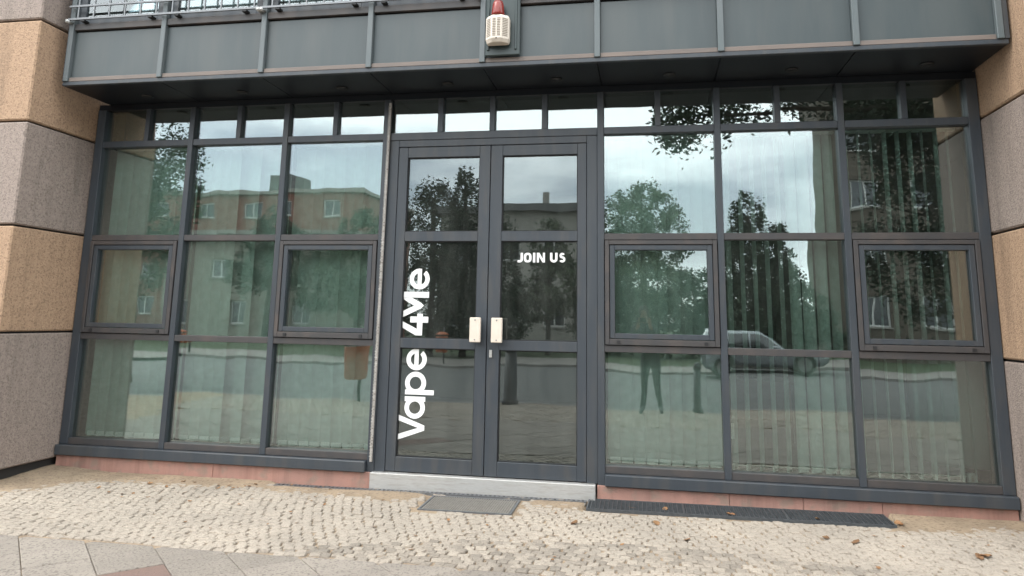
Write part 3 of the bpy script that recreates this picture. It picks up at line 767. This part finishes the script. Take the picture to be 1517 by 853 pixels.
while x < GRT[1]-.02:
    if not (5.61 < x < 5.65 or 6.36 < x < 6.40): gbox(b, x, x+.005, GRT[2]+.0125, GRT[3]-.0125, -.025, .012)
    x += .033
stuff(b.build('bearing_bars', M['grating'], t))
b = MB(); y = GRT[2]+.03
while y < GRT[3]-.02: gbox(b, GRT[0]+.0125, GRT[1]-.0125, y, y+.003, .000, .0105); y += .033
stuff(b.build('cross_bars', M['grating'], t))
t = thing('drain_channel', (3.9, -.1, 0), 'narrow slotted drain channel running along the metal threshold', 'drain')
b = MB(); gbox(b, 2.2, 4.885, -.125, -.118, -.03, .011); gbox(b, 2.2, 4.885, -.082, -.075, -.03, .011); b.build('edge', M['steel'], t)
b = MB(); gbox(b, 2.2, 4.885, -.1178, -.0822, -.03, .002); b.build('slot_bed', M['black'], t)
b = MB(); x = 2.21
while x < 4.88: gbox(b, x, x+.018, -.1178, -.0822, .002, .0102); x += .038
stuff(b.build('slot_bars', M['steel'], t))

# ------------------------------------------------------------------ fallen leaves
def leaf_mesh(k):
    r = random.Random(200+k); b = bmesh.new(); n = 5; L_ = 1.0
    top = []; bot = []; midv = []
    curl = r.uniform(.1, .5)
    for i in range(n+1):
        u = i/n; wv = .34*math.sin(PI*min(1, u*.92+.06))**.8*(1+r.uniform(-.15, .15)); z = curl*(u-.5)**2
        midv.append(b.verts.new((u-.5, 0, z))); top.append(b.verts.new((u-.5, wv, z+.22*curl+r.uniform(-.03, .06)))); bot.append(b.verts.new((u-.5, -wv, z+.2*curl+r.uniform(-.03, .06))))
    for i in range(n):
        b.faces.new((midv[i], midv[i+1], top[i+1], top[i])); b.faces.new((bot[i], bot[i+1], midv[i+1], midv[i]))
    s0 = b.verts.new((-.5, -.012, midv[0].co.z+.01)); s1 = b.verts.new((-.82, 0, .06)); b.faces.new((midv[0], s0, s1))
    me = bpy.data.meshes.new('fallen_leaf'); b.to_mesh(me); b.free(); me.materials.append(M['leaf']); return me
LM = [leaf_mesh(k) for k in range(5)]
lp = []
for _ in range(60): lp.append((rnd.uniform(-.3, 3.3), -abs(rnd.gauss(.25, .3))-.1, rnd.uniform(.02, .045)))
for _ in range(30): lp.append((rnd.uniform(2.0, 8.0), rnd.uniform(-1.7, -.35), rnd.uniform(.018, .042)))
lp += [(5.43, -.62, .075), (5.62, -.96, .06), (7.45, -.93, .09), (7.40, -.96, .08), (6.55, -.72, .07), (6.72, -.78, .075), (5.25, -.22, .05), (5.5, -.2, .06), (5.98, -.26, .07), (6.6, -.25, .06), (7.15, -.28, .08), (4.85, -.75, .07)]
for x, y, s in lp:
    if (x < -.05 or x > 8.0) and y > -.85: x = min(max(x, .1), 7.9)
    o = bpy.data.objects.new('fallen_leaf', LM[rnd.randrange(5)]); col.objects.link(o)
    o.location = (x, y, gz(x, y)+.009); o.rotation_euler = (rnd.uniform(-.25, .25), rnd.uniform(-.25, .25), rnd.uniform(0, 6.3)); o.scale = (s, s, s*1.3)
    if in_rect(x, y, GRT): lab, gp = 'dry brown leaf caught on the long dark floor grating', 'leaves on the grating'
    elif s > .055: lab, gp = 'larger dry brown leaf lying on the granite setts', 'larger dry leaves on the setts'
    elif x < 3.1 and y > -.5: lab, gp = 'tiny brown leaf on the sand below the pink plinth beside the door', 'leaves blown against the plinth'
    else: lab, gp = 'tiny dry leaf scattered on the open setts', 'tiny leaves on the open setts'
    tag(o, lab, 'leaf', gp)

# ------------------------------------------------------------------ across the street (seen mirrored in the panes)
def tree(name, label, x, y, lobes, mname, n, size, trunk_r, h_trunk, group='street trees', droop=0):
    z0 = gz(max(-12, min(20, x)), KERB)-.1
    t = thing(name, (x, y, z0), label, 'tree', group)
    r = random.Random(int(x*31+y*17)+999)
    b = MB(); top = (x+r.uniform(-.1, .1), y+r.uniform(-.1, .1), h_trunk)
    b.tube((x, y, z0-.1), (x, y, z0+.25), trunk_r*1.45, 10, trunk_r*1.05); b.tube((x, y, z0+.25), top, trunk_r*1.05, 10, trunk_r*.6)
    for (lx, ly, lz, rx, ry, rz) in lobes:
        b.tube((top[0], top[1], min(h_trunk, lz)-.35), (lx, ly, lz), trunk_r*.45, 6, trunk_r*.12)
        for _ in range(3):
            a = r.uniform(0, 6.28); b.tube((lx, ly, lz-.2*rz), (lx+.8*rx*math.cos(a), ly+.8*ry*math.sin(a), lz+r.uniform(-.4, .5)*rz), trunk_r*.14, 5, .01)
    b.build('trunk', M['bark'], t, smooth=True)
    vol = [l[3]*l[4]*l[5] for l in lobes]; tot = sum(vol); c = MB()
    for l, vv in zip(lobes, vol):
        k = max(2600, int(n*vv/tot)); clumps = []
        for _ in range(max(10, k//45)):
            while True:
                p = Vector((r.uniform(-1, 1), r.uniform(-1, 1), r.uniform(-1, 1)))
                if .25 < p.length < 1: break
            p = p.normalized()*(p.length**.55); clumps.append(p)
        for _ in range(k):
            p = r.choice(clumps); sg = .16
            q = Vector((p.x*l[3]+r.gauss(0, sg)*max(.6, l[3]*.7), p.y*l[4]+r.gauss(0, sg)*max(.6, l[4]*.7), p.z*l[5]+r.gauss(0, sg)*max(.6, l[5]*.6)))
            ctr = Vector((l[0], l[1], l[2]))+q
            if droop: ctr.z -= droop*abs(r.gauss(0, .5))
            a = Vector((r.gauss(0, 1), r.gauss(0, 1), r.gauss(0, .6))).normalized(); bb = a.orthogonal().normalized(); s = size*r.uniform(.6, 1.3)
            bb = (bb + a.cross(bb)*r.uniform(-1, 1)).normalized()
            c.quad(ctr-a*s, ctr-bb*s*.45, ctr+a*s, ctr+bb*s*.45)
    c.build('crown', M[mname], t, origin=(x, y, z0))
    return t
# dark conifers opposite the door
tree('conifer_tree', 'dark bushy conifer standing across the street opposite the door', -3.9, -25.0, [(-3.9, -25, 5.2, 1.3, 1.3, 2.4), (-3.9, -25, 2.4, 1.6, 1.5, 2.0)], 'leaf_dark', 12000, .085, .16, 6.8, 'trees across the street')
tree('conifer_tree', 'tallest dark pointed conifer across the street opposite the door', -2.6, -25.6, [(-2.6, -25.6, 6.2, .7, .7, 2.0), (-2.6, -25.6, 3.6, 1.3, 1.3, 2.4), (-2.4, -25.6, 1.8, 1.6, 1.5, 1.6)], 'leaf_dark', 13000, .085, .16, 7.6, 'trees across the street')
tree('conifer_tree', 'low dark conifer between the pointed conifer and pale house', -1.0, -25.0, [(-1.0, -25, 3.4, 1.1, 1.1, 2.2), (-.8, -25, 1.6, 1.4, 1.3, 1.5)], 'leaf_dark', 10000, .085, .14, 5.0, 'trees across the street')
tree('broadleaf_tree', 'small loose tree growing in front of the pale flat-roofed house', 1.1, -26.5, [(1.1, -26.5, 4.6, 1.0, 1.0, 1.4), (1.5, -26.3, 3.0, 1.2, 1.1, 1.3), (.5, -26.5, 2.3, 1.1, 1.0, 1.1)], 'leaf_mid', 6500, .09, .11, 4.5, 'trees across the street')
tree('broadleaf_tree', 'round pale green tree far behind the pale house', 5.6, -38, [(4.4, -38, 7.6, 1.5, 1.5, 1.7), (6.0, -38, 8.3, 1.6, 1.6, 1.7), (6.9, -38, 6.6, 1.8, 1.7, 1.8), (5.2, -38, 5.8, 2.2, 1.8, 1.7), (5.6, -38, 3.6, 2.6, 2, 1.8)], 'leaf_pale', 15000, .11, .22, 6.5, 'trees across the street')
tree('cypress_tree', 'dark slender cypress across the street behind the silver car', 9.5, -25, [(9.5, -25, 5.2, .7, .7, 1.5), (9.6, -25, 3.6, 1.1, 1.1, 2.0), (9.7, -25, 1.9, 1.35, 1.3, 1.8)], 'leaf_dark', 14000, .08, .15, 5.8, 'trees across the street')
tree('cypress_tree', 'second dark cypress close beside the slender one', 10.9, -25.6, [(10.9, -25.6, 4.3, .7, .7, 1.4), (11.0, -25.6, 2.4, 1.1, 1.1, 1.9)], 'leaf_dark', 9000, .08, .14, 4.9, 'trees across the street')
tree('broadleaf_tree', 'leafy green tree across the street between brick block and conifers', -7.0, -24.2, [(-6.7, -24.2, 4.9, 1.0, 1.0, 1.1), (-7.3, -24.2, 3.6, 1.5, 1.3, 1.3), (-6.4, -24.2, 2.3, 1.4, 1.3, 1.2)], 'leaf_mid', 12000, .085, .13, 4.6, 'trees across the street')
tree('broadleaf_tree', 'green tree growing before the pale wing of the brick block', -17.4, -36, [(-17.6, -36, 6.6, 1.7, 1.6, 1.6), (-16.2, -36, 5.2, 1.7, 1.5, 1.7), (-18.6, -36, 4.4, 1.6, 1.5, 1.6), (-14.2, -36, 3.4, 1.8, 1.5, 1.7)], 'leaf_dark', 14000, .11, .2, 5.0, 'trees across the street')
tree('street_tree', 'large kerbside tree with branches hanging low over the road', 12.6, -8.3, [(11.6, -9.0, 6.4, 2.0, 1.8, 1.5), (13.6, -8.8, 6.4, 2.2, 2.0, 2.0), (9.6, -9.4, 6.6, 1.2, 1.2, .8), (8.0, -9.6, 6.6, 1.2, 1.1, .7), (6.5, -9.5, 5.95, .85, .8, .60), (12.6, -8.4, 8.6, 3.2, 2.4, 1.3), (10.9, -9.8, 5.3, .95, .9, .9), (12.2, -9.4, 4.7, 1.4, 1.0, 1.1), (13.6, -9.4, 4.2, 1.2, 1.0, 1.2), (10.4, -9.8, 6.0, 1.0, .9, .8), (11.0, -9.8, 3.9, 1.3, .8, 1.0), (10.9, -9.8, 2.6, 1.2, .8, 1.0), (11.9, -9.7, 3.2, 1.1, .8, 1.3)], 'leaf_dark', 70000, .06, .21, 6.2, 'trees across the street', droop=.35)
tree('street_tree', 'kerbside tree with light crown standing beside the road past the gapped pillar', -7.6, -10.5, [(-7.5, -10.5, 5.7, 1.1, 1.2, 1.4), (-7.0, -10.6, 4.0, .75, .9, 1.2), (-8.6, -10.4, 4.7, 1.3, 1.2, 1.6), (-7.6, -10.5, 2.7, .9, .9, .9)], 'leaf_mid', 14000, .055, .17, 5.2, 'trees across the street')

for k, (bx, by, bw, bh) in enumerate(((3.4, -31, 2.2, 3.6), (6.2, -31.5, 2.3, 4.4), (8.6, -31, 2.0, 4.0), (12.4, -29.5, 1.6, 3.4))):
    tree('large_bush', ['broad dark bush beside the pale flat-roofed house', 'tall broad bush in front of the round pale tree', 'dark bush behind the slender cypress', 'dark bush by the tall brown house'][k], bx, by, [(bx, by, bh*.62, bw, 1.3, bh*.4), (bx+.5, by, bh*.3, bw, 1.4, bh*.32)], 'leaf_mid' if k == 1 else 'leaf_dark', 9000, .10, .1, bh*.5, 'bushes across the street')
def building(name, label, x0, x1, yf, depth, z0, z1, wm, wins, roofm, over=.25, roof_t=.3):
    t = thing(name, ((x0+x1)/2, yf-depth/2, z0), label, 'building')
    xs = sorted({x0, x1} | {w_[0] for w_ in wins} | {w_[1] for w_ in wins}); zs_ = sorted({z0, z1} | {w_[2] for w_ in wins} | {w_[3] for w_ in wins})
    b = MB(); b.box(x0, x1, yf-depth, yf-.35, z0, z1)
    for a, c in zip(xs[:-1], xs[1:]):
        run = None
        for d, e in zip(zs_[:-1], zs_[1:]):
            hole = any(w_[0] < (a+c)/2 < w_[1] and w_[2] < (d+e)/2 < w_[3] for w_ in wins)
            if not hole: run = (d, e) if run is None else (run[0], e)
            if (hole or e == zs_[-1]) and run: b.box(a, c, yf-.3495, yf, run[0], run[1]); run = None
    b.build('wall', wm, t)
    for (a, c, d, e) in wins:
        wn = MB().frame(a+.003, c-.003, d+.003, e-.003, .09, yf-.24, yf-.14).box((a+c)/2-.04, (a+c)/2+.04, yf-.235, yf-.145, d+.095, e-.095).build('window', M['winframe'], t)
        MB().box(a+.08, c-.08, yf-.20, yf-.19, d+.08, e-.08).build('pane', M['farglass'], wn)
        MB().box(a-.06, c+.06, yf+.002, yf+.09, d-.09, d-.01).build('sill', M['concrete'], wn)
    MB().box(x0-over, x1+over, yf-depth-over, yf+over, z1+.001, z1+roof_t).build('roof', roofm, t)
    return t
def grid(xa, n, dx, ww, zs_, hh): return [(xa+i*dx, xa+i*dx+ww, z, z+hh) for i in range(n) for z in zs_]
g0 = -.35
bk = building('apartment_block', 'long red brick apartment block with a pale flat roof edge', -42, -16.2, -48, 11, g0, 11.1, M['brick'], grid(-40, 6, 4.1, 1.5, [1.2, 4.0, 6.6, 9.1], 1.3), M['concrete'])
b = MB().box(-26.6, -23.2, -53, -49.5, 11.41, 13.0).build('roof_hut', M['greyroof'], bk)
building('low_wing', 'low pale rendered wing with a flat grey roof in front of the brick block', -28, -13.4, -40, 7.5, g0, 6.7, M['render'], grid(-26.8, 3, 4.4, 1.3, [1.1], 1.5)+[(-23.9, -22.6, 4.2, 5.5), (-16.4, -15.1, 4.2, 5.5)], M['concrete'])
ph = building('flat_roofed_house', 'pale two storey house with dark flat roof edge and a chimney', -6.2, 1.9, -34, 9, g0, 7.35, M['render2'], grid(-5.4, 3, 2.6, 1.3, [1.0, 4.6], 1.5), M['greyroof'], .45, .45)
MB().box(-.55, -.2, -37, -36.6, 7.81, 9.0).build('chimney', M['concrete'], ph)
building('tall_house', 'tall brown rendered house rising above the overhanging tree', 14.5, 30, -32, 4, g0, 17, M['brownrender'], grid(15.4, 5, 2.9, 1.4, [1.2, 4.2, 7.2, 10.2, 13.2], 1.6), M['greyroof'])

def bin_(x, y, z, label):
    t = thing('litter_bin', (x, y, z), label, 'litter bin', 'orange litter bins along the street')
    b = MB(); b.tube((x, y, z-.05), (x, y, z+1.35), .03, 10); b.build('post', M['postgrey'], t, smooth=True)
    b = MB(); b.lathe([(.17, .42), (.20, .46), (.225, .98), (.225, 1.0), (.20, 1.0)], (x, y+.245, z), 20); b.build('bin_body', M['orange'], t, smooth=True)
    b = MB(); b.lathe([(.235, 1.06), (.235, 1.09), (.12, 1.17), (.02, 1.19)], (x, y+.245, z), 20); b.build('lid', M['orange'], t, smooth=True)
    b = MB(); 
    for a in (0, 2.1, 4.2): b.tube((x+.2*math.cos(a), y+.245+.2*math.sin(a), z+.99), (x+.2*math.cos(a), y+.245+.2*math.sin(a), z+1.07), .012, 6)
    b.build('lid_strut', M['postgrey'], t)
zr = -.22
bin_(-12.3, -20.1, zr, 'orange litter bin on a post before the low pale wing')
bin_(.22, -6.9, gz(.22, -6.9), 'orange litter bin on a post at the near kerb opposite the rope light')
bin_(-1.95, -20.2, zr, 'orange litter bin on a post across the street before the conifers')
def bollard(x, y, r, h, label):
    z = gz(x, y); t = thing('bollard', (x, y, z), label, 'bollard', 'dark bollards at the kerb')
    b = MB(); b.lathe([(r*1.35, -.02), (r*1.3, .06), (r, .10), (r*.95, h-.12)], (x, y, z), 18); b.build('shaft', M['postgrey'], t, smooth=True)
    b = MB(); b.lathe([(r*1.06, h-.1195), (r*1.1, h-.08), (r*.8, h-.02), (r*.25, h)], (x, y, z), 18); b.build('cap', M['postgrey'], t, smooth=True)
bollard(2.98, -6.85, .115, 1.05, 'stout dark bollard at the kerb opposite the double door')
bollard(6.20, -6.85, .062, .86, 'slim dark bollard at the kerb beside the photographer')

# ------------------------------------------------------------------ the parked car
def car(xr, xf, y0, z0):
    t = thing('parked_car', ((xr+xf)/2, y0, z0), 'small silver hatchback car parked at the far kerb', 'car')
    rear, front = xr-.62, xf+.72; Lc = front-rear
    # stations: x fraction, half width, sill z, belt z, top z, top half width
    S = [(0.00, .66, .42, .74, .80, .58), (.03, .76, .27, .88, 1.02, .62), (.10, .82, .22, .93, 1.38, .60), (.22, .84, .20, .94, 1.47, .61), (.40, .85, .19, .93, 1.49, .62), (.52, .85, .19, .92, 1.45, .61), (.62, .85, .19, .91, 1.22, .63), (.71, .84, .19, .90, .97, .68), (.85, .82, .20, .82, .87, .66), (.95, .76, .24, .70, .76, .58), (1.0, .64, .34, .56, .60, .50)]
    b = MB(); n = 12
    for (f, hw, zs_, zb, zt, tw) in S:
        x = rear+f*Lc
        half = [(hw*.90, zs_), (hw*.99, zs_+.12), (hw, (zs_+zb)/2), (hw*.97, zb), ((hw*.97+tw)/2+.02, (zb+zt)/2), (tw, zt-.03), (tw*.6, zt+.015)]
        ring = [(x, y0+a, z0+z) for a, z in half] + [(x, y0-a, z0+z) for a, z in reversed(half)]
        b.v += ring
    m_ = 14
    for k in range(len(S)-1):
        for i in range(m_): j = (i+1) % m_; b.f.append((k*m_+i, k*m_+j, (k+1)*m_+j, (k+1)*m_+i))
    b.f.append(tuple(range(m_))); b.f.append(tuple(range(len(S)*m_-1, (len(S)-1)*m_-1, -1)))
    body = b.build('body', M['carpaint'], t, smooth=True)
    def at(f):
        for p, q in zip(S[:-1], S[1:]):
            if p[0] <= f <= q[0]:
                k = (f-p[0])/(q[0]-p[0]); return [p[i]+(q[i]-p[i])*k for i in range(6)]
    def sidewin(f0, f1, s):
        b = MB(); n = 8
        for i in range(n+1):
            f = f0+(f1-f0)*i/n; _, hw, zs_, zb, zt, tw = at(f); x = rear+f*Lc
            b.v.append((x, y0+s*(hw*.97+.012), z0+zb+.02)); b.v.append((x, y0+s*((hw*.97+tw)/2+.035), z0+(zb+zt)/2)); b.v.append((x, y0+s*(tw+.022), z0+max(zb+.03, zt-.07)))
        for i in range(n):
            for k in (0, 1): q = (i*3+k, i*3+3+k, i*3+4+k, i*3+1+k); b.f.append(q if s < 0 else q[::-1])
        b.build('side_window', M['carglass'], body, smooth=True)
    for s in (-1, 1):
        sidewin(.12, .25, s); sidewin(.265, .43, s); sidewin(.445, .66, s)
        for xx in (xr, xf):
            wh = bpy.data.objects.new('wheel', None); col.objects.link(wh); put(wh, t, (xx, y0+s*.80, z0+.30))
            MB().tube((xx, y0+s*.66, z0+.30), (xx, y0+s*.865, z0+.30), .30, 24).build('tyre', M['tyre'], wh, smooth=False)
            MB().tube((xx, y0+s*.8655, z0+.30), (xx, y0+s*.872, z0+.30), .19, 20).build('rim', M['rim'], wh)
        MB().box(front-.30, front-.07, y0+s*.50, y0+s*.74, z0+.60, z0+.72).build('headlight', M['lampglass'], t, bevel=.03)
        MB().box(rear+.02, rear+.16, y0+s*.58, y0+s*.745, z0+.72, z0+.98).build('tail_lamp', M['taillight'], t, bevel=.03)
        MB().box(rear+.60*Lc, rear+.645*Lc, y0+s*.83, y0+s*1.0, z0+.93, z0+1.05).build('mirror', M['carpaint'], t, bevel=.02)
    def cross(name, f0, f1, m2):
        b = MB()
        for f in (f0, f1):
            _, hw, zs_, zb, zt, tw = at(f); x = rear+f*Lc
            for k in range(7):
                u = -1+2*k/6; b.v.append((x, y0+u*tw*.92, z0+zt+.028+.02*(1-u*u)))
        for k in range(6): b.f.append((k, 7+k, 8+k, k+1))
        b.build(name, m2, body, smooth=True)
    cross('windscreen', .55, .70, M['carglass']); cross('rear_window', .035, .095, M['carglass'])
car(7.62, 10.02, -18.05, -.155)

# ------------------------------------------------------------------ the photographer
def skin_body(verts, edges, radii, root):
    me = bpy.data.meshes.new('person'); me.from_pydata(verts, edges, [])
    o = bpy.data.objects.new('person_skeleton', me); col.objects.link(o)
    sk = o.modifiers.new('skin', 'SKIN')
    for i, r in enumerate(radii): me.skin_vertices[0].data[i].radius = r if isinstance(r, tuple) else (r, r)
    me.skin_vertices[0].data[root].use_root = True
    ss = o.modifiers.new('sub', 'SUBSURF'); ss.levels = 2; ss.render_levels = 2
    dg = bpy.context.evaluated_depsgraph_get(); dg.update()
    out = bpy.data.meshes.new_from_object(o.evaluated_get(dg)); bpy.data.objects.remove(o)
    return out
PX, PY = 5.40, -6.66
PZ = gz(PX, PY)
V, Eg, Rd = [], [], []
def add(p, r, par=None):
    V.append((PX+p[0], PY+p[1], PZ+p[2])); Rd.append(r); i = len(V)-1
    if par is not None: Eg.append((par, i))
    return i
pel = add((0, 0, .92), (.155, .115)); bel = add((0, .005, 1.06), (.145, .105), pel); che = add((0, 0, 1.26), (.165, .115), bel); shb = add((0, -.01, 1.40), (.12, .085), che)
nek = add((0, .0, 1.475), .055, shb); hed0 = add((0, .012, 1.54), .062, nek); hed = add((0, .02, 1.62), (.078, .095), hed0); top = add((0, .01, 1.695), (.062, .075), hed)
for s, fx in ((-1, -.135), (1, .155)):
    hip = add((s*.09, 0, .84), .095, pel); kn = add((s*.115, .02, .47), .062, hip); an = add((fx, -.01, .09), .042, kn)
    toe = add((fx+s*.015, .13, .04), (.042, .032), an); add((fx+s*.02, .19, .035), (.034, .024), toe)
for s in (-1, 1):
    sh = add((s*.165, 0, 1.385), .062, shb); el = add((s*.225, .13, 1.165), .046, sh); wr = add((s*.085, .30, 1.42), .030, el)
    # palm beside the phone, fingers closing on its edge
    pm = add((s*.098, .325, 1.462), (.030, .016), wr)
    for k, (dz, ln) in enumerate(((.052, .9), (.034, 1.0), (.016, .95), (-.002, .8))):
        f1 = add((s*.100, .352, 1.468+dz*.9), .0092, pm); f2 = add((s*(.100-.012*ln), .369, 1.470+dz), .0086, f1); add((s*(.100-.036*ln), .372, 1.470+dz), .0078, f2)
    th1 = add((s*.082, .318, 1.445), .0105, pm); th2 = add((s*.066, .322, 1.462), .0092, th1); add((s*.052, .328, 1.476), .0082, th2)
pme = skin_body(V, Eg, Rd, pel)
person = bpy.data.objects.new('person', pme); col.objects.link(person)
for mm in ('jacket', 'jeans', 'skin', 'shoe'): pme.materials.append(M[mm])
for p in pme.polygons:
    c = p.center; z = c.z-PZ; yy = c.y-PY
    p.use_smooth = True
    p.material_index = 3 if z < .085 else 1 if z < .95 else (2 if (z > 1.455 and abs(c.x-PX) < .12 and yy < .15) or yy > .285 else 0)
for v in pme.vertices: v.co -= Vector((PX, PY, PZ))
put(person, None, (PX, PY, PZ))
tag(person, 'person in dark jacket and trousers holding up a phone to photograph the shop', 'person')
b = MB(); b.lathe([(.084, -.06), (.099, 0), (.097, .06), (.075, .105), (.03, .128)], (PX, PY-.012, PZ+1.625), 20)
hr = b.build('hair', M['hair'], person, smooth=True)
hd = bpy.data.meshes
b = MB()
for sx_ in (-1, 1): b.lathe([(.004, -.008), (.011, 0), (.004, .008)], (PX+sx_*.034, PY+.105, PZ+1.618), 10)
b.build('eyes', M['phone'], person, smooth=True)
b = MB(); b.v = [(PX-.013, PY+.108, PZ+1.572), (PX+.013, PY+.108, PZ+1.572), (PX, PY+.132, PZ+1.578), (PX, PY+.106, PZ+1.62)]; b.f = [(0, 1, 2), (0, 2, 3), (1, 3, 2)]
b.build('nose', M['skin'], person)
b = MB().box(PX-.024, PX+.024, PY+.098, PY+.106, PZ+1.545, PZ+1.552).build('mouth', M['redslab'], person)
phone = tag(MB().box(5.362-.075, 5.362+.075, -6.300, -6.292, 1.390, 1.462).build('phone', M['phone'], bevel=.003), 'black phone held sideways in both hands by the person', 'phone')
